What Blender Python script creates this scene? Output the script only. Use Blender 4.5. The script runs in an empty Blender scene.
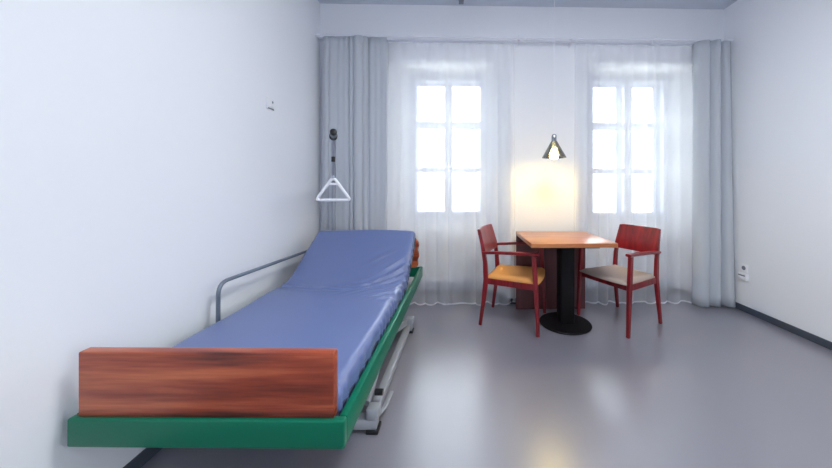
import bpy, bmesh, math, random
from mathutils import Vector, Matrix
random.seed(7)
PI = math.pi
sc = bpy.context.scene
C = sc.collection

# ------------------------------------------------------------------ materials
def srgb(r, g, b):
    f = lambda c: (c/255/12.92) if c/255 <= .04045 else ((c/255+.055)/1.055)**2.4
    return (f(r), f(g), f(b), 1)

def mat(name, col, rough=.5, metal=0, spec=.5, bump=0, bscale=200, var=0, vscale=3, coat=0):
    m = bpy.data.materials.new(name); m.use_nodes = True
    nt = m.node_tree; b = nt.nodes['Principled BSDF']
    b.inputs['Base Color'].default_value = col
    b.inputs['Roughness'].default_value = rough
    b.inputs['Metallic'].default_value = metal
    b.inputs['Specular IOR Level'].default_value = spec
    b.inputs['Coat Weight'].default_value = coat
    tc = nt.nodes.new('ShaderNodeTexCoord')
    if var:
        n = nt.nodes.new('ShaderNodeTexNoise'); n.inputs['Scale'].default_value = vscale; n.inputs['Detail'].default_value = 5
        nt.links.new(tc.outputs['Object'], n.inputs['Vector'])
        mx = nt.nodes.new('ShaderNodeMix'); mx.data_type = 'RGBA'
        mx.inputs[6].default_value = tuple(c*(1-var) for c in col[:3])+(1,)
        mx.inputs[7].default_value = tuple(min(1, c*(1+var)) for c in col[:3])+(1,)
        nt.links.new(n.outputs['Fac'], mx.inputs[0]); nt.links.new(mx.outputs[2], b.inputs['Base Color'])
    if bump:
        n = nt.nodes.new('ShaderNodeTexNoise'); n.inputs['Scale'].default_value = bscale
        nt.links.new(tc.outputs['Object'], n.inputs['Vector'])
        bp = nt.nodes.new('ShaderNodeBump'); bp.inputs['Strength'].default_value = bump; bp.inputs['Distance'].default_value = .002
        nt.links.new(n.outputs['Fac'], bp.inputs['Height']); nt.links.new(bp.outputs['Normal'], b.inputs['Normal'])
    return m

def wood(name, dark, mid, light, axis=0, freq=14, rough=.35, stretch=.12, warp=3.0, coat=.2):
    """long veneer grain running along one local axis (0 = x, 1 = y, 2 = z)"""
    m = bpy.data.materials.new(name); m.use_nodes = True
    nt = m.node_tree; b = nt.nodes['Principled BSDF']; L = nt.links.new
    tc = nt.nodes.new('ShaderNodeTexCoord'); mp = nt.nodes.new('ShaderNodeMapping')
    s = [1, 1, 1]; s[axis] = stretch
    mp.inputs['Scale'].default_value = s
    L(tc.outputs['Object'], mp.inputs['Vector'])
    n = nt.nodes.new('ShaderNodeTexNoise'); n.inputs['Scale'].default_value = freq; n.inputs['Detail'].default_value = 3
    n.inputs['Distortion'].default_value = .6
    L(mp.outputs['Vector'], n.inputs['Vector'])
    n2 = nt.nodes.new('ShaderNodeTexNoise'); n2.inputs['Scale'].default_value = freq*9; n2.inputs['Detail'].default_value = 4
    L(mp.outputs['Vector'], n2.inputs['Vector'])
    add = nt.nodes.new('ShaderNodeMath'); add.operation = 'MULTIPLY_ADD'
    L(n2.outputs['Fac'], add.inputs[0]); add.inputs[1].default_value = .22; L(n.outputs['Fac'], add.inputs[2])
    cr = nt.nodes.new('ShaderNodeValToRGB'); e = cr.color_ramp.elements
    e[0].position = .42; e[0].color = dark; e[1].position = .78; e[1].color = light
    k = cr.color_ramp.elements.new(.58); k.color = mid
    L(add.outputs[0], cr.inputs['Fac']); L(cr.outputs['Color'], b.inputs['Base Color'])
    b.inputs['Roughness'].default_value = rough; b.inputs['Coat Weight'].default_value = coat; b.inputs['Coat Roughness'].default_value = .25
    return m

def sheer_mat(name, col, opacity):
    m = bpy.data.materials.new(name); m.use_nodes = True
    nt = m.node_tree; nt.nodes.clear(); L = nt.links.new
    out = nt.nodes.new('ShaderNodeOutputMaterial')
    tr = nt.nodes.new('ShaderNodeBsdfTransparent'); tl = nt.nodes.new('ShaderNodeBsdfTranslucent'); df = nt.nodes.new('ShaderNodeBsdfDiffuse')
    tl.inputs['Color'].default_value = col; df.inputs['Color'].default_value = col
    a = nt.nodes.new('ShaderNodeMixShader'); a.inputs[0].default_value = .35
    L(tl.outputs[0], a.inputs[1]); L(df.outputs[0], a.inputs[2])
    b = nt.nodes.new('ShaderNodeMixShader'); b.inputs[0].default_value = opacity
    # a woven voile looks denser where it is seen at a slant
    lw = nt.nodes.new('ShaderNodeLayerWeight'); lw.inputs['Blend'].default_value = .35
    mm = nt.nodes.new('ShaderNodeMath'); mm.operation = 'MULTIPLY_ADD'; mm.use_clamp = True
    mm.inputs[1].default_value = .25; mm.inputs[2].default_value = opacity
    L(lw.outputs['Facing'], mm.inputs[0]); L(mm.outputs[0], b.inputs[0])
    L(tr.outputs[0], b.inputs[1]); L(a.outputs[0], b.inputs[2]); L(b.outputs[0], out.inputs['Surface'])
    return m

def glass_mat(name, tint, gloss, rough=.02):
    m = bpy.data.materials.new(name); m.use_nodes = True
    nt = m.node_tree; nt.nodes.clear(); L = nt.links.new
    out = nt.nodes.new('ShaderNodeOutputMaterial')
    tr = nt.nodes.new('ShaderNodeBsdfTransparent'); tr.inputs['Color'].default_value = tint
    gl = nt.nodes.new('ShaderNodeBsdfGlossy'); gl.inputs['Roughness'].default_value = rough
    fr = nt.nodes.new('ShaderNodeFresnel'); fr.inputs['IOR'].default_value = 1.45
    mm = nt.nodes.new('ShaderNodeMath'); mm.operation = 'ADD'; mm.inputs[1].default_value = gloss; mm.use_clamp = True
    L(fr.outputs[0], mm.inputs[0])
    a = nt.nodes.new('ShaderNodeMixShader'); L(mm.outputs[0], a.inputs[0])
    L(tr.outputs[0], a.inputs[1]); L(gl.outputs[0], a.inputs[2]); L(a.outputs[0], out.inputs['Surface'])
    return m

def emit_mat(name, col, strength):
    m = bpy.data.materials.new(name); m.use_nodes = True
    nt = m.node_tree; nt.nodes.clear()
    out = nt.nodes.new('ShaderNodeOutputMaterial'); e = nt.nodes.new('ShaderNodeEmission')
    e.inputs['Color'].default_value = col; e.inputs['Strength'].default_value = strength
    nt.links.new(e.outputs[0], out.inputs['Surface'])
    return m

M = {}
M['wall'] = mat('wall_paint', srgb(240, 242, 246), .75, spec=.25, bump=.15, bscale=60)
M['ceiling'] = mat('ceiling_paint', srgb(206, 212, 224), .85, spec=.2)
M['floor'] = mat('grey_linoleum', srgb(134, 132, 142), .34, spec=.5, var=.05, vscale=2.2, coat=1)
M['floor'].node_tree.nodes['Principled BSDF'].inputs['Coat IOR'].default_value = 1.7
M['floor'].node_tree.nodes['Principled BSDF'].inputs['Coat Roughness'].default_value = .28
M['skirting'] = mat('dark_grey_skirting', srgb(72, 80, 92), .5)
M['plinth'] = mat('grey_plinth', srgb(165, 174, 192), .5)
M['white_lacquer'] = mat('white_lacquer', srgb(236, 238, 244), .3)
M['frame'] = mat('pale_grey_window_paint', srgb(204, 206, 220), .4)
M['drape'] = mat('grey_drape_fabric', srgb(196, 201, 207), .9, spec=.1, bump=.3, bscale=400)
M['sheer'] = sheer_mat('white_voile', (.97, .975, .985, 1), .44)
M['hem'] = sheer_mat('white_voile_hem', (.97, .96, .98, 1), .85)
M['glass'] = glass_mat('window_glass', (.97, .98, .98, 1), .0)
M['green'] = mat('green_lacquer', srgb(0, 108, 80), .35, spec=.3)
M['footwood'] = wood('red_plum_veneer', srgb(84, 30, 22), srgb(156, 66, 40), srgb(214, 116, 70), axis=0, freq=12, stretch=.06, coat=.05)
M['tabletop'] = wood('orange_cherry_veneer', srgb(150, 84, 46), srgb(180, 106, 58), srgb(200, 128, 76), axis=0, freq=12, rough=.28, stretch=.12, coat=.4)
M['panelwood'] = wood('brown_cherry_veneer', srgb(88, 46, 48), srgb(104, 56, 58), srgb(120, 66, 66), axis=2, freq=8, rough=.45)
M['chairwood'] = wood('red_stained_beech', srgb(98, 10, 18), srgb(122, 15, 24), srgb(146, 24, 34), axis=2, freq=20, rough=.3, coat=.3)
M['mattress'] = mat('blue_mattress_cover', srgb(104, 119, 166), .34, spec=.55, bump=.1, bscale=300)
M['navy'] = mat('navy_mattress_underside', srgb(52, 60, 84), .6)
M['steel'] = mat('grey_powder_coated_steel', srgb(176, 180, 186), .4, metal=.3)
M['rail'] = mat('grey_tube_steel', srgb(128, 138, 150), .3, metal=.6)
M['chrome'] = mat('chrome_tube', srgb(170, 176, 186), .16, metal=1)
M['pole'] = mat('pale_grey_steel_tube', srgb(158, 165, 174), .3, metal=.35)
M['black'] = mat('black_plastic', srgb(24, 25, 28), .45)
M['blackmetal'] = mat('black_powder_coated_metal', srgb(14, 12, 15), .6, spec=.25)
M['whiteplastic'] = mat('white_plastic', srgb(240, 241, 245), .35)
M['greyplastic'] = mat('grey_plastic', srgb(128, 132, 146), .5)
M['tan'] = mat('lamplit_tan_seat_fabric', srgb(220, 156, 90), .8, spec=.2, bump=.4, bscale=350)  # pendant's warm light put into the left seat's colour
M['beige'] = mat('greyish_beige_seat_fabric', srgb(176, 160, 150), .8, spec=.2, bump=.4, bscale=350)
M['shade'] = glass_mat('smoked_glass', (.40, .41, .42, 1), .26, .10)
M['bulb'] = emit_mat('warm_bulb_glow', (1, .77, .24, 1), 140)
M['opal'] = emit_mat('added_lamp_glow', (.94, .97, 1, 1), 21)  # diffuser of the added ceiling lamp that fills the room
M['leaf'] = mat('tree_leaves', srgb(110, 150, 90), .6)
M['bark'] = mat('tree_bark', srgb(90, 78, 66), .9)
M['ground'] = mat('pale_paving', srgb(170, 168, 162), .9)
M['facade'] = mat('pale_render', srgb(206, 204, 200), .9)

# ------------------------------------------------------------------ mesh helpers
class MB:
    def __init__(s): s.bm = bmesh.new()
    def box(s, x0, x1, y0, y1, z0, z1, bev=0, seg=2):
        r = bmesh.ops.create_cube(s.bm, size=1)
        for v in r['verts']:
            v.co = Vector(((x0+x1)/2+v.co.x*(x1-x0), (y0+y1)/2+v.co.y*(y1-y0), (z0+z1)/2+v.co.z*(z1-z0)))
        if bev:
            es = list({e for v in r['verts'] for e in v.link_edges})
            bmesh.ops.bevel(s.bm, geom=es, offset=bev, segments=seg, affect='EDGES', profile=.5)
        return s
    def poly(s, *pts):
        s.bm.faces.new([s.bm.verts.new(p) for p in pts]); return s
    def rings(s, rings, closed=True, cap=True):
        """skin a list of equal-length point rings"""
        vs = [[s.bm.verts.new(p) for p in r] for r in rings]
        n = len(vs[0])
        for a, b in zip(vs, vs[1:]):
            for i in range(n if closed else n-1):
                s.bm.faces.new((a[i], a[(i+1) % n], b[(i+1) % n], b[i]))
        if cap and closed:
            s.bm.faces.new(list(reversed(vs[0]))); s.bm.faces.new(vs[-1])
        return s
    def tube(s, pts, r, n=12, radii=None):
        pts = [Vector(p) for p in pts]; rings = []
        up = None
        for i, p in enumerate(pts):
            t = (pts[min(i+1, len(pts)-1)]-pts[max(i-1, 0)]).normalized()
            if up is None:
                up = t.orthogonal().normalized()
            up = (up-t*up.dot(t)).normalized(); w = t.cross(up)
            rr = radii[i] if radii else r
            rings.append([p+(up*math.cos(2*PI*k/n)+w*math.sin(2*PI*k/n))*rr for k in range(n)])
        return s.rings(rings)
    def bar(s, pts, w, d, side, ch=.004):
        """rectangular section (w along `side`, d across) swept along pts with chamfered corners; w, d may be lists"""
        pts = [Vector(p) for p in pts]; side = Vector(side).normalized(); rings = []
        for i, p in enumerate(pts):
            t = (pts[min(i+1, len(pts)-1)]-pts[max(i-1, 0)]).normalized()
            a = (side-t*side.dot(t)).normalized(); b = t.cross(a)
            W = (w[i] if isinstance(w, (list, tuple)) else w)/2; D = (d[i] if isinstance(d, (list, tuple)) else d)/2
            c = min(ch, W*.8, D*.8)
            rings.append([p+a*x+b*y for x, y in ((W-c, D), (-W+c, D), (-W, D-c), (-W, -D+c), (-W+c, -D), (W-c, -D), (W, -D+c), (W, D-c))])
        return s.rings(rings)
    def lathe(s, prof, cx=0, cy=0, n=40, cap=True):
        return s.rings([[(cx+r*math.cos(2*PI*k/n), cy+r*math.sin(2*PI*k/n), z) for k in range(n)] for r, z in prof], cap=cap)
    def prism(s, outline, y0, y1, bev=0):
        """outline in x,z extruded along y"""
        a = [s.bm.verts.new((x, y0, z)) for x, z in outline]; b = [s.bm.verts.new((x, y1, z)) for x, z in outline]
        n = len(a); s.bm.faces.new(a); s.bm.faces.new(list(reversed(b)))
        for i in range(n): s.bm.faces.new((a[i], b[i], b[(i+1) % n], a[(i+1) % n]))
        return s
    def build(s, name, m, parent=None, smooth=False, angle=35):
        bmesh.ops.recalc_face_normals(s.bm, faces=s.bm.faces[:])
        me = bpy.data.meshes.new(name); s.bm.to_mesh(me); s.bm.free()
        me.materials.append(m)
        if smooth:
            me.polygons.foreach_set('use_smooth', [True]*len(me.polygons))
            me.set_sharp_from_angle(angle=math.radians(angle))
        o = bpy.data.objects.new(name, me); C.objects.link(o)
        if parent: o.parent = parent
        return o

def arc(path, r, n=6):
    """round the inner corners of a polyline"""
    P = [Vector(p) for p in path]; out = [P[0]]
    for a, b, c in zip(P, P[1:], P[2:]):
        u = (a-b).normalized(); v = (c-b).normalized()
        k = min(r, (a-b).length*.49, (c-b).length*.49)
        p0 = b+u*k; p1 = b+v*k
        for i in range(n+1):
            t = i/n; out.append(p0*(1-t)**2+b*2*t*(1-t)+p1*t*t)
    out.append(P[-1]); return out

def tag(o, label=None, cat=None, group=None, kind=None):
    if label: o['label'] = label
    if cat: o['category'] = cat
    if group: o['group'] = group
    if kind: o['kind'] = kind
    return o
def thing(name, label, cat, loc=(0, 0, 0), rz=0, group=None):
    o = bpy.data.objects.new(name, None); C.objects.link(o); o.empty_display_size = .1
    o.location = loc; o.rotation_euler = (0, 0, rz)
    return tag(o, label, cat, group)
def copy_tree(o, parent=None):
    c = o.copy(); C.objects.link(c)
    if parent: c.parent = parent
    for ch in list(o.children): copy_tree(ch, c)
    return c

# ------------------------------------------------------------------ the room (metres; camera stands at x=0, y=0)
XL, XR, YB, YF, ZC = -1.356, 2.785, 3.20, -2.3, 3.035
YN = 3.50                      # back of the window niches
YO = 3.78                      # outer face of the wall
def struct(o): return tag(o, kind='structure')

struct(MB().box(XL-.2, XR+.2, YF-.2, YO, -.15, 0).build('floor', M['floor']))
struct(MB().box(XL-.2, XR+.2, YF-.2, YO, ZC, ZC+.2).build('ceiling', M['ceiling']))
struct(MB().box(XL-.2, XL, YF-.2, YO, 0, ZC).build('wall_left', M['wall']))

# back wall: solid blocks around two splayed niches that run down to the floor
NZ = 2.445
NICHE = [dict(m=(-.685, .562), b=(-.535, .395), w=(-.500, .360), z=(.838, 2.435)),
         dict(m=(1.268, 2.66), b=(1.440, 2.470), w=(1.480, 2.428), z=(.824, 2.440))]
wb = MB()
def pillar(x0f, x1f, x0b, x1b):
    pts = [(x0f, YB), (x1f, YB), (x1b, YN), (x1b, YO), (x0b, YO), (x0b, YN)]
    wb.rings([[(x, y, 0) for x, y in pts], [(x, y, ZC) for x, y in pts]])
a, b = NICHE
pillar(XL, a['m'][0], XL, a['b'][0]); pillar(a['m'][1], b['m'][0], a['b'][1], b['b'][0]); pillar(b['m'][1], XR, b['b'][1], XR)
for n in NICHE:
    (m0, m1), (b0, b1), (w0, w1), (z0, z1) = n['m'], n['b'], n['w'], n['z']
    f = [(m0, YB), (m1, YB), (b1, YN), (b1, YO), (b0, YO), (b0, YN)]
    wb.rings([[(x, y, NZ) for x, y in f], [(x, y, ZC) for x, y in f]])          # lintel
    wb.box(b0, b1, YN, YO, 0, z0)                                               # parapet
    wb.box(b0, w0, YN, YO, z0, NZ); wb.box(w1, b1, YN, YO, z0, NZ)              # jambs
    wb.box(w0, w1, YN, YO, z1, NZ)
struct(wb.build('wall_back', M['wall']))

# right wall, with an unseen glazed opening added behind the camera for side light; the wall behind the camera is plain
gy0, gy1, gz0, gz1 = -2.1, -.25, 1.15, 2.65
rw = MB()
rw.box(XR, XR+.2, YF-.2, gy0, 0, ZC).box(XR, XR+.2, gy1, YO, 0, ZC).box(XR, XR+.2, gy0, gy1, 0, gz0).box(XR, XR+.2, gy0, gy1, gz1, ZC)
struct(rw.build('wall_right', M['wall']))
struct(MB().box(XL, XR, YF-.2, YF, 0, ZC).build('wall_front', M['wall']))
w3 = MB()  # invented window, out of view, lets in extra daylight
for y in (gy0+.03, (gy0+gy1)/2, gy1-.03): w3.box(XR+.06, XR+.12, y-.03, y+.03, gz0, gz1)
w3.box(XR+.06, XR+.12, gy0, gy1, gz0, gz0+.06).box(XR+.06, XR+.12, gy0, gy1, gz1-.06, gz1)
w3 = struct(w3.build('window_3', M['white_lacquer']))
MB().box(XR+.087, XR+.093, gy0+.05, gy1-.05, gz0+.05, gz1-.05).build('pane', M['glass'], w3)

# skirtings
struct(MB().box(XL, XL+.012, YF, YB, 0, .06, .003).build('baseboard_left', M['skirting']))
struct(MB().box(XR-.012, XR, YF, YB, 0, .06, .003).build('baseboard_right', M['skirting']))
bb = MB()
def strip(p, q, z0, z1, t=.012):
    p, q = Vector(p), Vector(q); d = (q-p).normalized(); nrm = Vector((d.y, -d.x))
    a, b = p+nrm*t, q+nrm*t
    bb.rings([[(p.x, p.y, z0), (q.x, q.y, z0), (b.x, b.y, z0), (a.x, a.y, z0)], [(p.x, p.y, z1), (q.x, q.y, z1), (b.x, b.y, z1), (a.x, a.y, z1)]])
prev = XL
for n in NICHE:
    strip((prev, YB), (n['m'][0], YB), 0, .06)
    strip((n['m'][0], YB), (n['b'][0], YN), 0, .06); strip((n['b'][0], YN), (n['b'][1], YN), 0, .06); strip((n['b'][1], YN), (n['m'][1], YB), 0, .06)
    prev = n['m'][1]
strip((prev, YB), (XR, YB), 0, .06)
struct(bb.build('baseboard_back', M['skirting']))
for i, n in enumerate(NICHE):
    struct(MB().box(n['b'][0]+.012, n['b'][1]-.012, YN-.03, YN, .06, .15, .004).build('trim_%d' % (i+1), M['plinth']))

# box windows: inner pair of casements, outer pair 20 cm behind
def frame_rect(mb, x0, x1, z0, z1, y0, y1, t):
    mb.box(x0, x0+t, y0, y1, z0, z1, .004).box(x1-t, x1, y0, y1, z0, z1, .004)
    mb.box(x0+t*.9, x1-t*.9, y0, y1, z0, z0+t, .004).box(x0+t*.9, x1-t*.9, y0, y1, z1-t, z1, .004)
def window(idx, w, z):
    (x0, x1), (z0, z1) = w, z; xc = (x0+x1)/2
    fr = MB(); frame_rect(fr, x0, x1, z0, z1, YN+.01, YN+.07, .03)
    root = struct(fr.build('window_%d' % idx, M['frame']))
    fo = MB(); frame_rect(fo, x0, x1, z0, z1, YN+.20, YN+.25, .03); fo.build('outer_frame', M['frame'], root)
    for (a, b) in ((x0+.03, xc), (xc, x1-.03)):
        for (yy, t, nm) in ((YN, .040, 'casement'), (YN+.19, .036, 'outer_casement')):
            s = MB(); frame_rect(s, a+.002, b-.002, z0+.032, z1-.032, yy, yy+.04, t)
            H = z1-z0-.064
            for k in (1, 2):
                zz = z0+.032+H*(k/3.0)
                s.box(a+t*.8, b-t*.8, yy+.008, yy+.034, zz-.025, zz+.025, .003)
            so = s.build(nm, M['frame'], root)
            MB().box(a+t*.9, b-t*.9, yy+.018, yy+.022, z0+.06, z1-.06).build('pane', M['glass'], so)
    MB().box(xc-.03, xc+.03, YN-.012, YN+.004, z0+.06, z1-.06, .004).build('meeting_strip', M['frame'], root)
    h = MB().box(xc-.012, xc+.012, YN-.022, YN-.011, 1.45, 1.56, .003).box(xc-.008, xc+.008, YN-.055, YN-.02, 1.53, 1.546, .003).box(xc-.009, xc+.009, YN-.062, YN-.048, 1.43, 1.55, .004)
    h.build('window_handle', M['frame'], root)
    MB().box(x0-.03, x1+.03, YN-.012, YN+.01, z0-.03, z0, .006).build('window_sill', M['frame'], root)
for i, n in enumerate(NICHE): window(i+1, n['w'], n['z'])

# ------------------------------------------------------------------ curtains
def cloth(name, m, x0, x1, y, z0, z1, folds, amp_top, amp_bot, seed, nx=None, nz=26, mask=None, hem_wave=0, xs=None, spread=0):
    """pleated hanging cloth; returns (mesh builder, function giving a point)"""
    rnd = random.Random(seed)
    ph = [rnd.uniform(0, 2*PI) for _ in range(6)]
    nx = nx or int(folds*20)
    def pt(u, v):            # u 0..1 across, v 0 bottom .. 1 top
        a = amp_bot*(1-v)+amp_top*v
        k = mask(u) if mask else 1
        uu = u+.012*math.sin(2*PI*u*2.3+ph[0])+.006*math.sin(2*PI*u*5.1+ph[1])
        w = math.sin(2*PI*folds*uu+ph[2]*.2)
        w = w*(.75+.25*math.sin(2*PI*u*3.7+ph[3]+1.2*v))+.35*math.sin(2*PI*folds*.43*uu+ph[4]+(1-v)*1.1)
        x = x0+(x1-x0)*u+(1-v)*spread*(u-.5)+a*k*.45*math.cos(2*PI*folds*uu+ph[2]*.2)
        zz = z0+(z1-z0)*v
        if hem_wave: zz += (1-v)**3*hem_wave*(.6*math.sin(2*PI*folds*.5*uu+ph[5])+.5*math.sin(2*PI*folds*.83*uu+ph[1]))
        return Vector((x, y+a*k*w, zz))
    mb = MB()
    rows = [[pt(i/nx, j/nz) for i in range(nx+1)] for j in range(nz+1)]
    mb.rings(rows, closed=False)
    return mb, pt, nx

def sheer(label, x0, x1, folds, seed, spread):
    mb, pt, nx = cloth('s', None, x0, x1, 3.165, .012, 2.635, folds, .006, .020, seed, hem_wave=.013, spread=spread)
    o = mb.build('sheer_curtain', M['sheer'], None, True, 180)
    tag(o, label, 'curtain', 'white sheer curtains')
    h = MB()   # doubled hem along the floor and the two side seams
    rows = [[pt(i/nx, 0)+Vector((0, -.002, dz)) for i in range(nx+1)] for dz in (0, .016)]
    h.rings(rows, closed=False)
    rows = [[pt(i/nx, 0)+Vector((0, .002, dz)) for i in range(nx+1)] for dz in (0, .016)]
    h.rings(rows, closed=False)
    h.build('hem', M['hem'], o, True, 180)
    t = MB()   # gathered heading tape
    rows = [[pt(i/nx, v)+Vector((0, -.002, 0)) for i in range(nx+1)] for v in (.982, 1)]
    t.rings(rows, closed=False).build('heading_tape', M['sheer'], o, True, 180)
    return o
sheer('white sheer curtain over the left window, behind the bed head and left chair', -.672, .60, 10.5, 3, .05)
sheer('white sheer curtain hanging in front of the right window, behind the right chair', 1.215, 2.42, 10, 11, .02)

def drape(label, x0, x1, folds, amp_top, amp_bot, seed, mask=None, spread=0):
    mb, pt, nx = cloth('d', None, x0, x1, 3.085, .015, 2.648, folds, amp_top, amp_bot, seed, mask=mask, spread=spread, nx=int(folds*22))
    o = mb.build('drape', M['drape'], None, True, 180)
    sm = o.modifiers.new('thickness', 'SOLIDIFY'); sm.thickness = .004; sm.offset = 0
    tag(o, label, 'curtain', 'grey drapes')
    return o
def midfolds(u): return .07+1.0*math.exp(-((u-.56)/.12)**2)+.45*math.exp(-((u-.08)/.05)**2)
drape('light grey drape bunched in the left corner behind the bed and lifting pole', XL+.07, -.665, 10, .058, .026, 21, mask=midfolds)
drape('light grey drape hanging in the right corner beside the right sheer curtain', 2.41, XR-.055, 2.7, .048, .062, 35, spread=.04)

rod = thing('curtain_rod', 'long white double curtain rail across the whole back wall above both windows', 'curtain rod', (.7, 3.12, 2.66))
for yy in (3.085, 3.165):
    MB().box(XL+.004-.7, XR-.004-.7, yy-.009-3.12, yy+.009-3.12, -.006, .014, .003).build('track', M['white_lacquer'], rod)
for x in (-1.24, -.42, .63, 1.17, 2.0, 2.7):
    mb = MB().box(x-.012-.7, x+.012-.7, 3.07-3.12, YB-3.12, .014, .022, .002).box(x-.012-.7, x+.012-.7, YB-.006-3.12, YB-3.12, -.05, .022, .002)
    mb.bar([(x-.7, YB-.006-3.12, -.04), (x-.7, 3.12-3.12, .012)], .014, .005, (1, 0, 0), .001)
    mb.build('bracket', M['white_lacquer'], rod)
for x in (-.62, .605, .66, .70, 1.205):
    MB().box(x-.006-.7, x+.006-.7, 3.08-3.12, 3.09-3.12, -.024, -.005, .002).build('glider', M['whiteplastic'], rod)

# ------------------------------------------------------------------ care bed
BX, BY, BR = -.831, 1.067, math.radians(-1.75)
bed = thing('care_bed', 'green framed adjustable care bed with red-brown wooden end boards along the left wall', 'bed', (BX, BY, 0), BR)
bmx = Matrix.Translation((BX, BY, 0)) @ Matrix.Rotation(BR, 4, 'Z')
binv = bmx.inverted()
HW, BL = .466, 1.972
for s in (-1, 1):
    MB().box(min(s*HW, s*(HW-.028)), max(s*HW, s*(HW-.028)), .027, BL-.027, .337, .433, .005).build('side_panel', M['green'], bed, True)
MB().box(-HW, HW, 0, .028, .337, .433, .007, 3).build('end_panel', M['green'], bed, True)
MB().box(-HW, HW, BL-.028, BL, .337, .433, .007, 3).build('end_panel', M['green'], bed, True)
MB().box(-.441, .426, .012, .049, .431, .651, .005, 3).build('footboard', M['footwood'], bed, True)
out = [(-.40, .431)]
hb = [(.40, .431), (.43, .455), (.415, .50), (.438, .535), (.432, .57), (.415, .60), (.436, .635), (.43, .67), (.41, .70), (.36, .722)]
outl = [(-x, z) for x, z in reversed(hb)]
hd = MB().prism(outl[::1]+hb[::1][::1] if False else hb+[(-x, z) for x, z in reversed(hb)], BL-.05, BL-.015)
bmesh.ops.bevel(hd.bm, geom=hd.bm.edges[:], offset=.004, segments=2, affect='EDGES', clamp_overlap=True)
hd.build('headboard', M['footwood'], bed, True)
# lying surface: steel frame with slats, the back section raised
def path(n=90):
    """centre line of the lying surface: list of (y, z, angle) with z measured above the flat part"""
    pts = []; y = .055; z = 0; ang = 0; Ltot = 1.835; ds = Ltot/n
    for i in range(n+1):
        s = i*ds
        t = min(1, max(0, (s-.98)/.48)); ang = math.radians(32.5)*(t*t*(3-2*t))
        pts.append((y, z, ang))
        y += math.cos(ang)*ds; z += math.sin(ang)*ds
    return pts
P = path()
pf = MB()
for s in (-1, 1): pf.bar([(s*.36, y+math.sin(a)*.02, .365+z-math.cos(a)*.0) for y, z, a in P[::3]], .03, .03, (1, 0, 0))
for k in range(3, 88, 7):
    y, z, a = P[k]; pf.bar([(-.40, y, .372+z), (.40, y, .372+z)], .05, .012, (0, math.cos(a), math.sin(a)))
pf.build('lying_platform', M['steel'], bed)
# base on the floor
gz = .0
bs = MB()
for y in (.52, 1.56):
    bs.box(-.40, .435, y-.028, y+.028, .018, .066, .004)
for s in (-.33, .40):
    bs.box(s-.022, s+.022, .53, 1.55, .026, .07, .004)
bs.build('base_frame', M['steel'], bed, True)
for y in (.52, 1.56):
    for s in (-1, 1):
        MB().box(s*.395+.02-.03, s*.395+.02+.03, y-.035, y+.035, 0, .02, .004).build('foot_pad', M['black'], bed, True)
        f = MB().box(s*.395-.03+.02, s*.395+.03+.02, y-.03, y+.03, .064, .12, .006)
        f.build('bracket', M['steel'], bed, True)
# scissor lift
for s in (-.36, .37):
    MB().bar([(s, .56, .10), (s-.0, 1.30, .35)], .02, .045, (1, 0, 0)).build('lift_arm', M['steel'], bed, True)
    MB().bar([(s+.025, 1.50, .10), (s+.025, .72, .35)], .02, .045, (1, 0, 0)).build('lift_arm', M['steel'], bed, True)
sf = MB()
for s in (-.30, .31): sf.box(s-.02, s+.02, .25, 1.75, .33, .355, .003)
for y in (.3, 1.0, 1.7): sf.box(-.43, .43, y-.02, y+.02, .338, .36, .003)
sf.build('upper_subframe', M['steel'], bed)
MB().tube([(.40, .60, .135), (.44, .60, .135)], .016).build('knob', M['black'], bed, True)
MB().bar([(.425, .49, .072), (.452, .60, .06), (.456, .73, .05)], .022, .012, (1, 0, 0)).build('brake_pedal', M['steel'], bed, True)
MB().tube([(-.1, .5, .09), (0, .9, .2), (.1, 1.3, .33)], .03).build('lift_motor', M['black'], bed, True)
# side rail against the wall
rx = -HW+.012
rp = arc([(rx, .635, .36), (rx, .635, .688), (rx, 1.66, .655), (rx, 1.66, .36)], .07, 8)
MB().tube(rp, .0105, 14).build('side_rail', M['rail'], bed, True, 60)
# lifting pole: mast at the head end, arm reaching forward over the sleeper
mast = binv @ Vector((-1.131, 2.97, 0)); end = binv @ Vector((-.775, 2.03, 1.552))
mp = arc([(mast.x, mast.y, .30), (mast.x, mast.y, 1.30), tuple(end)], .16, 10)
lp = MB().tube(mp, .019, 16).build('lifting_pole', M['pole'], bed, True, 60)
d = (end-Vector((mast.x, mast.y, 1.30))).normalized()
MB().tube([end-d*.012, end+d*.006, end+d*.010], .021, 16, radii=[.021, .021, .014]).build('end_cap', M['black'], lp, True)
MB().tube([end-d*.085, end-d*.06], .025, 16).build('collar', M['black'], lp, True)
MB().box(mast.x-.03, mast.x+.03, mast.y-.03, mast.y+.03, .33, .43, .006).build('pole_socket', M['steel'], bed, True)

# trapeze handle hung from the lifting pole
hx, hy = -.796, 2.083 
tz = thing('trapeze_handle', 'white triangular grab handle on a strap hanging from the lifting pole', 'grab handle', (hx, hy, 1.115))
tri = [(-.112, 0, 0), (.112, 0, 0), (.012, 0, .137), (-.012, 0, .137)]
loop = []
n = len(tri)
for i in range(n):
    a, b, c = Vector(tri[i-1]), Vector(tri[i]), Vector(tri[(i+1) % n])
    u = (a-b).normalized(); v = (c-b).normalized(); k = .022 if i < 2 else .010
    for j in range(7):
        t = j/6; loop.append((b+u*k)*(1-t)**2+b*2*t*(1-t)+(b+v*k)*t*t)
loop.append(loop[0].copy())
MB().tube(loop, .0095, 12).build('triangle_grip', M['whiteplastic'], tz, True, 60)
MB().box(-.028, .028, -.006, .006, .098, .112, .003).build('cross_web', M['whiteplastic'], tz, True)
st = MB().box(-.006, .006, -.0015, .0015, .145, .40, .0005)
st.build('strap', M['greyplastic'], tz)
MB().box(-.011, .011, -.008, .008, .25, .285, .003).build('strap_buckle', M['black'], tz, True)
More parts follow.
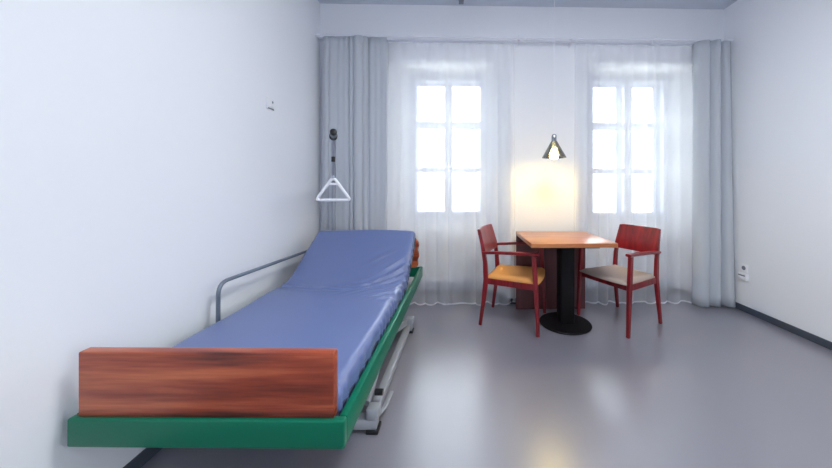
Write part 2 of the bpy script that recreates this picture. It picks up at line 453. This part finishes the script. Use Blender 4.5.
MB().box(-.010, .010, -.008, .008, .135, .165, .003).build('hook', M['chrome'], tz, True)
ring = [(.0235*math.cos(t*2*PI/20), 0.0, .417+.0235*math.sin(t*2*PI/20)) for t in range(21)]
MB().tube(ring, .0035, 8).build('suspension_ring', M['black'], tz, True, 60)

# mattress lying on the bed
mt = thing('mattress', 'blue mattress with its back end raised, lying on the green care bed', 'mattress', (BX, BY, .385), BR)
def section(y, z, a, s, e):
    """closed section at one station; s = arc length, e = end shrink 0..1"""
    hw, th, r = .431-.02*(1-e), .126, .036
    pts = []; N = 40
    base = []
    # start bottom left, go round: bottom, right, top, left
    def q(x, h): base.append((x, h))
    for i in range(8): q(-hw+r+(2*hw-2*r)*i/8, 0)
    for i in range(5): t = i/5*PI/2; q(hw-r+r*math.sin(t), r-r*math.cos(t))
    for i in range(6): q(hw, r+(th-2*r)*i/6)
    for i in range(5): t = i/5*PI/2; q(hw-r+r*math.cos(t), th-r+r*math.sin(t))
    for i in range(76): q(hw-r-(2*hw-2*r)*i/76, th)
    for i in range(5): t = i/5*PI/2; q(-hw+r-r*math.sin(t), th-r+r*math.cos(t))
    for i in range(6): q(-hw, th-r-(th-2*r)*i/6)
    for i in range(5): t = i/5*PI/2; q(-hw+r-r*math.cos(t), r-r*math.sin(t))
    for x, h in base:
        hh = th/2+(h-th/2)*e
        if abs(x) > hw-.004:   # gathered side wall of the cover
            g = .006*math.sin(s*74+2.6*math.sin(s*9)+1.5*math.sin(s*23))*(.4+.6*math.exp(-((s-.95)/.55)**2))
            x = x+math.copysign(1, x)*g
        if h > th-.02:         # creases on the top, strongest round the hinge
            g = 0
            for (cx, cs, lx, ls, ang, f, A) in CREASE:
                dx, dsv = x-cx, s-cs
                p = dx*math.cos(ang)+dsv*math.sin(ang); w = -dx*math.sin(ang)+dsv*math.cos(ang)
                g += A*math.exp(-(p/lx)**2-(w/ls)**2)*(1-2.2*math.sqrt(abs(math.sin(.5*f*w+1.5*p+.35*math.sin(9*p)))))
            g += .0022*math.sin(5*x+7*s)*math.sin(4.1*s-3*x)+.004*math.cos(x/hw*PI/2)
            hh += g*e*2.6
        pts.append((x, y-math.sin(a)*hh, z+math.cos(a)*hh))
    return pts
CREASE = [(.30, 1.18, .20, .10, .85, 95, .0062), (.36, 1.36, .17, .10, .95, 85, .0062), (.02, 1.05, .12, .05, .1, 70, .0050), (.12, 1.12, .12, .05, .45, 80, .0045),
          (-.36, 1.10, .10, .06, -.5, 75, .0050), (-.18, 1.03, .08, .04, -.2, 85, .003), (.22, 1.50, .14, .07, .8, 75, .0035), (.38, .9, .08, .12, .9, 80, .004)]
Pm = path(240); ds = 1.835/240; R = []
for e, off in ((.55, .004), (.78, .0015), (.92, .0005)):
    y, z, a = Pm[0]; R.append(section(y+off*0-.0+(-.016+(.016 if e > .9 else .006 if e > .7 else 0)), z, a, 0, e))
R = []
for k, (y, z, a) in enumerate(Pm):
    s = k*ds; dd = min(s, 1.835-s); e = 1 if dd > .034 else .45+.55*math.sqrt(max(0, 1-(1-dd/.034)**2))
    R.append(section(y, z, a, s, e))
MB().rings(R).build('cover', M['mattress'], mt, True, 180)
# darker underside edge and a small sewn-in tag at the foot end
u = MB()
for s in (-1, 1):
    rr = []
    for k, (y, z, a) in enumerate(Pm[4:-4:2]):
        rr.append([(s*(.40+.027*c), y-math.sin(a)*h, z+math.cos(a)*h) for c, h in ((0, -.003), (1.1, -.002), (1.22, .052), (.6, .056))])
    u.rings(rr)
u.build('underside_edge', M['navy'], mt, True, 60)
tg = MB().box(-.292, -.262, .085, .11, .122, .1265, .001).build('care_tag', M['whiteplastic'], mt)

# ------------------------------------------------------------------ dining table between the windows
TX0, TX1, TY0, TY1 = .600, 1.284, 2.445, 3.09
tx, ty = (TX0+TX1)/2, 2.77
tb = thing('dining_table', 'square orange-brown wooden table on a black pedestal between the two windows', 'table', (tx, ty, 0))
MB().box(TX0-tx, TX1-tx, TY0-ty, TY1-ty, .722, .757, .003).build('tabletop', M['tabletop'], tb, True)
MB().box(-.03, .085, -.10, .03, .02, .70, .006).build('pedestal', M['blackmetal'], tb, True)
MB().box(-.24, .24, -.24, .24, .70, .722, .004).build('mounting_plate', M['blackmetal'], tb)
MB().lathe([(.20, 0), (.217, .003), (.22, .010), (.215, .016), (.12, .024), (.08, .028)], .025, -.035, 56).build('pedestal_base', M['blackmetal'], tb, True)
MB().box(TX0-tx+.002, TX1-tx-.002, 3.062-ty, 3.088-ty, 0, .722, .002).build('back_panel', M['panelwood'], tb)

# ------------------------------------------------------------------ armchairs
def make_chair(label, seatmat):
    t = thing('armchair', label, 'chair', group='red wooden armchairs at the table')
    W = M['chairwood']
    fx, rxx, hw, hf = .242, -.242, .210, .250
    wd = lambda x: hw+(hf-hw)*(x-rxx)/(fx-rxx)
    for s in (-1, 1):
        MB().bar([(fx+.004, s*hf, .004), (fx-.012, s*(hf-.001), .36), (fx-.03, s*(hf-.002), .642)], [.026, .032, .032], [.026, .036, .034], (0, 1, 0)).build('leg', W, t, True)
        rear = [(rxx-.008, s*hw, .004), (rxx+.022, s*(hw-.004), .22), (rxx+.042, s*(hw-.008), .40), (rxx+.032, s*(hw-.010), .55), (rxx+.004, s*(hw-.018), .70), (rxx-.032, s*(hw-.026), .824)]
        MB().bar(rear, [.024, .028, .030, .028, .026, .022], [.026, .034, .042, .036, .030, .024], (0, 1, 0)).build('leg', W, t, True)
        arm = [(rxx+.012, s*(hw+.002), .628), (-.08, s*(wd(-.08)+.004), .642), (.10, s*(wd(.10)+.004), .652), (fx+.008, s*(hf+.002), .656)]
        MB().bar(arm, [.030, .036, .044, .046], [.022, .024, .024, .022], (0, 1, 0), .006).build('armrest', W, t, True)
        for xx in (rxx-.008, fx+.004):
            MB().lathe([(.009, 0), (.010, .005)], xx, s*wd(xx), 12).build('glide', M['greyplastic'], t)
    f = MB()
    for s in (-1, 1): f.bar([(rxx+.05, s*(wd(rxx+.05)-.013), .387), (fx-.02, s*(wd(fx-.02)-.013), .387)], .022, .05, (0, 1, 0), .003)
    f.box(fx-.040, fx-.018, -hf+.014, hf-.014, .362, .412, .003).box(rxx+.032, rxx+.054, -hw+.016, hw-.016, .362, .412, .003)
    f.build('seat_frame', W, t, True)
    # padded seat with rounded, slightly domed top
    rows = []
    nx, ny = 16, 16
    x0, x1, y0, y1 = rxx+.046, fx+.004, -hw+.010, hw-.010
    st = MB()
    def sp(u, v, shrink=0):
        x = x0+(x1-x0)*u; y = (2*v-1)*(wd(x)-.012)
        bow = .022*(1-(2*v-1)**2)*u
        return Vector((x+bow, y, 0))
    def dome(u, v):
        du = min(u, 1-u)*(x1-x0); dv = min(v, 1-v)*(y1-y0)
        k = lambda d: 1 if d > .03 else math.sqrt(max(0, 1-(1-d/.03)**2))
        return 0.010+.018*k(du)*k(dv)+.006*math.sin(PI*u)*math.sin(PI*v)-.004*math.exp(-((u-.45)/.3)**2-((v-.5)/.3)**2)
    grid = [[sp(i/nx, j/ny)+Vector((0, 0, .412+dome(i/nx, j/ny))) for i in range(nx+1)] for j in range(ny+1)]
    gv = [[st.bm.verts.new(p) for p in r] for r in grid]
    for j in range(ny):
        for i in range(nx): st.bm.faces.new((gv[j][i], gv[j][i+1], gv[j+1][i+1], gv[j+1][i]))
    edge = [gv[0][i] for i in range(nx)]+[gv[j][nx] for j in range(ny)]+[gv[ny][i] for i in range(nx, 0, -1)]+[gv[j][0] for j in range(ny, 0, -1)]
    low = [st.bm.verts.new((v.co.x, v.co.y, .411)) for v in edge]
    for i in range(len(edge)):
        k = (i+1) % len(edge); st.bm.faces.new((edge[i], low[i], low[k], edge[k]))
    st.bm.faces.new(list(reversed(low)))
    st.build('seat', seatmat, t, True, 60)
    # curved plywood back
    b = MB(); rings = []
    for i in range(13):
        q = i/6-1; c = -.016*(1-q*q)
        e = .006 if i in (0, 12) else 0
        lo, hi = q*(hw-.002), q*(hw-.018)
        rings.append([(rxx+.030+c+.010, lo, .602+e), (rxx+.020+c+.012, lo, .66), (rxx-.030+c+.016, hi, .832-e), (rxx-.036+c+.004, hi, .832-e), (rxx+.006+c, lo, .66), (rxx+.016+c, lo, .602+e)])
    b.rings(rings).build('backrest', W, t, True, 40)
    return t
c1 = make_chair('red wooden armchair with a seat tinted lamplit tan at the left side of the table', M['tan'])
c1.location = (.533, 2.828, 0); c1.rotation_euler.z = math.radians(-22)
c2 = copy_tree(c1)
c2['label'] = 'red wooden armchair with a greyish seat at the right side of the table'
for ch in c2.children:
    if ch.name.startswith('seat') and not ch.name.startswith('seat_frame'):
        ch.data = ch.data.copy(); ch.data.materials[0] = M['beige']
c2.location = (1.488, 2.800, 0); c2.rotation_euler.z = math.radians(206)

# ------------------------------------------------------------------ pendant lamp
px, py = .885, 2.79
pl = thing('pendant_lamp', 'small smoked glass cone pendant lamp with a glowing bulb hanging over the table', 'lamp', (px, py, 1.457))
prof_o = [(.107, 0), (.024, .150)]; prof_i = [(.022, .150), (.104, 0)]
MB().lathe(prof_o+prof_i+[prof_o[0]], 0, 0, 48, cap=False).build('lamp_shade', M['shade'], pl, True, 30)
MB().lathe([(.020, .142), (.022, .150), (.022, .196), (.016, .206), (.006, .212)], 0, 0, 24).build('socket', M['chrome'], pl, True)
MB().lathe([(.004, -.012), (.024, -.008), (.037, .004), (.043, .020), (.040, .038), (.030, .056), (.018, .078), (.015, .095)], 0, 0, 24).build('bulb', M['bulb'], pl, True, 60)
MB().lathe([(.015, .094), (.015, .145)], 0, 0, 20).build('bulb_holder', M['whiteplastic'], pl, True)
MB().tube([(0, 0, .205), (0, 0, ZC-1.457-.03)], .0032, 8).build('cord', M['whiteplastic'], pl)
MB().lathe([(.045, ZC-1.457), (.045, ZC-1.457-.025), (.01, ZC-1.457-.04)], 0, 0, 24).build('ceiling_rose', M['whiteplastic'], pl, True)

# ------------------------------------------------------------------ small fittings
s = thing('wall_socket', 'white socket plate on the left wall above the side rail of the bed', 'socket', (XL, 2.338, 1.805), 0)
MB().box(0, .010, -.042, .042, -.042, .042, .003).build('plate', M['whiteplastic'], s, True)
MB().box(.009, .0115, -.026, .026, -.026, .026, .002).build('insert', M['whiteplastic'], s, True)
MB().tube([(.010, .018, .016), (.0125, .018, .016)], .009).build('button', M['greyplastic'], s)
MB().box(.009, .0125, -.036, .036, -.040, -.031, .001).build('lower_edge', M['greyplastic'], s)
s = thing('wall_socket', 'white socket box low on the right wall beside the right drape', 'socket', (XR, 2.962, .375), 0)
MB().box(-.010, 0, -.040, .040, .0, .080, .003).build('plate', M['whiteplastic'], s, True)
MB().tube([(-.0125, 0, .045), (-.0095, 0, .045)], .020).build('outlet', M['greyplastic'], s, True)
MB().box(-.032, 0, -.045, .045, -.070, -.004, .004).build('surface_box', M['whiteplastic'], s, True)
MB().box(-.0335, -.031, -.035, .035, -.030, -.018, .001).build('slot', M['greyplastic'], s)
s = thing('wall_socket', 'small grey socket low under the right window, behind the sheer curtain', 'socket', (1.60, YN, .22), 0)
MB().box(-.04, .04, -.012, 0, -.03, .03, .003).build('plate', M['whiteplastic'], s, True)
MB().box(-.025, .025, -.014, -.011, -.014, .014, .002).build('insert', M['greyplastic'], s)
s = thing('ceiling_bracket', 'small grey bracket hanging from the ceiling above the left window', 'bracket', (.06, 3.04, ZC), 0)
MB().box(-.028, .028, -.05, .05, -.016, 0, .003).build('base_plate', M['greyplastic'], s, True)
MB().box(-.024, .024, -.04, .04, -.058, -.012, .004).build('body', M['greyplastic'], s, True)

# ceiling lamp added for room light, unseen above the frame
cl = thing('added_ceiling_lamp', 'added round opal ceiling lamp, unseen above the frame, for room light', 'lamp', (.75, .8, ZC), 0)
MB().lathe([(.46, 0), (.47, -.012), (.47, -.045), (.45, -.05)], 0, 0, 48).build('housing', M['white_lacquer'], cl, True)
MB().lathe([(.445, -.05), (.43, -.07), (.30, -.085), (.02, -.09)], 0, 0, 48).build('diffuser', M['opal'], cl, True, 60)

# ------------------------------------------------------------------ outdoors
struct(MB().box(-40, 40, YO+.2, 60, -4.2, -4).build('ground', M['ground']))
struct(MB().box(-40, 40, -40, YF-.6, -4.2, -4).build('ground_front', M['ground']))

# ------------------------------------------------------------------ light
SKY = 27
w = bpy.data.worlds.new('sky'); sc.world = w; w.use_nodes = True
bg = w.node_tree.nodes['Background']; bg.inputs['Color'].default_value = (.88, .94, 1, 1); 
wn = w.node_tree; tcw = wn.nodes.new('ShaderNodeTexCoord'); sx = wn.nodes.new('ShaderNodeSeparateXYZ')
wn.links.new(tcw.outputs['Generated'], sx.inputs[0])
mx = wn.nodes.new('ShaderNodeMath'); mx.operation = 'MAXIMUM'; mx.inputs[1].default_value = 0; wn.links.new(sx.outputs['Z'], mx.inputs[0])
pw = wn.nodes.new('ShaderNodeMath'); pw.operation = 'POWER'; pw.inputs[1].default_value = 1.5; wn.links.new(mx.outputs[0], pw.inputs[0])
ov = wn.nodes.new('ShaderNodeMath'); ov.operation = 'MULTIPLY_ADD'      # overcast sky: much brighter overhead than along the hazy horizon
ov.inputs[1].default_value = SKY*.9; ov.inputs[2].default_value = SKY*.1
wn.links.new(pw.outputs[0], ov.inputs[0]); wn.links.new(ov.outputs[0], bg.inputs['Strength'])
def portal(loc, rot, sx, sy):
    l = bpy.data.lights.new('window_portal', 'AREA'); l.shape = 'RECTANGLE'; l.size = sx; l.size_y = sy; l.cycles.is_portal = True
    o = bpy.data.objects.new('window_portal', l); C.objects.link(o); o.location = loc; o.rotation_euler = rot
for n in NICHE:
    (w0, w1), (z0, z1) = n['w'], n['z']
    portal(((w0+w1)/2, YO+.01, (z0+z1)/2), (-PI/2, 0, 0), w1-w0, z1-z0)
portal((XR+.21, (gy0+gy1)/2, (gz0+gz1)/2), (0, PI/2, 0), gz1-gz0, gy1-gy0)

# ------------------------------------------------------------------ camera (shift lens keeps verticals upright)
cam = bpy.data.cameras.new('camera'); co = bpy.data.objects.new('camera', cam); C.objects.link(co)
F, PX, PY = 315, 461.9, 184.2
cam.sensor_width = 36; cam.lens = F/832*36
cam.shift_x = -(PX-416)/832; cam.shift_y = -(234-PY)/832
cam.clip_start = .05
co.matrix_world = Matrix.Translation((0, 0, 1.22)) @ Matrix.Rotation(-.0227, 4, 'Z') @ Matrix.Rotation(PI/2, 4, 'X') @ Matrix.Rotation(.0015, 4, 'Z')
sc.camera = co

sc.view_settings.view_transform = 'Standard'; sc.view_settings.look = 'None'
sc.view_settings.gamma = 1; sc.view_settings.use_curve_mapping = False
sc.view_settings.exposure = 0.42
sc.cycles.use_denoising = True
sc.cycles.max_bounces = 14; sc.cycles.diffuse_bounces = 8; sc.cycles.transparent_max_bounces = 24
sc.cycles.sample_clamp_indirect = 8
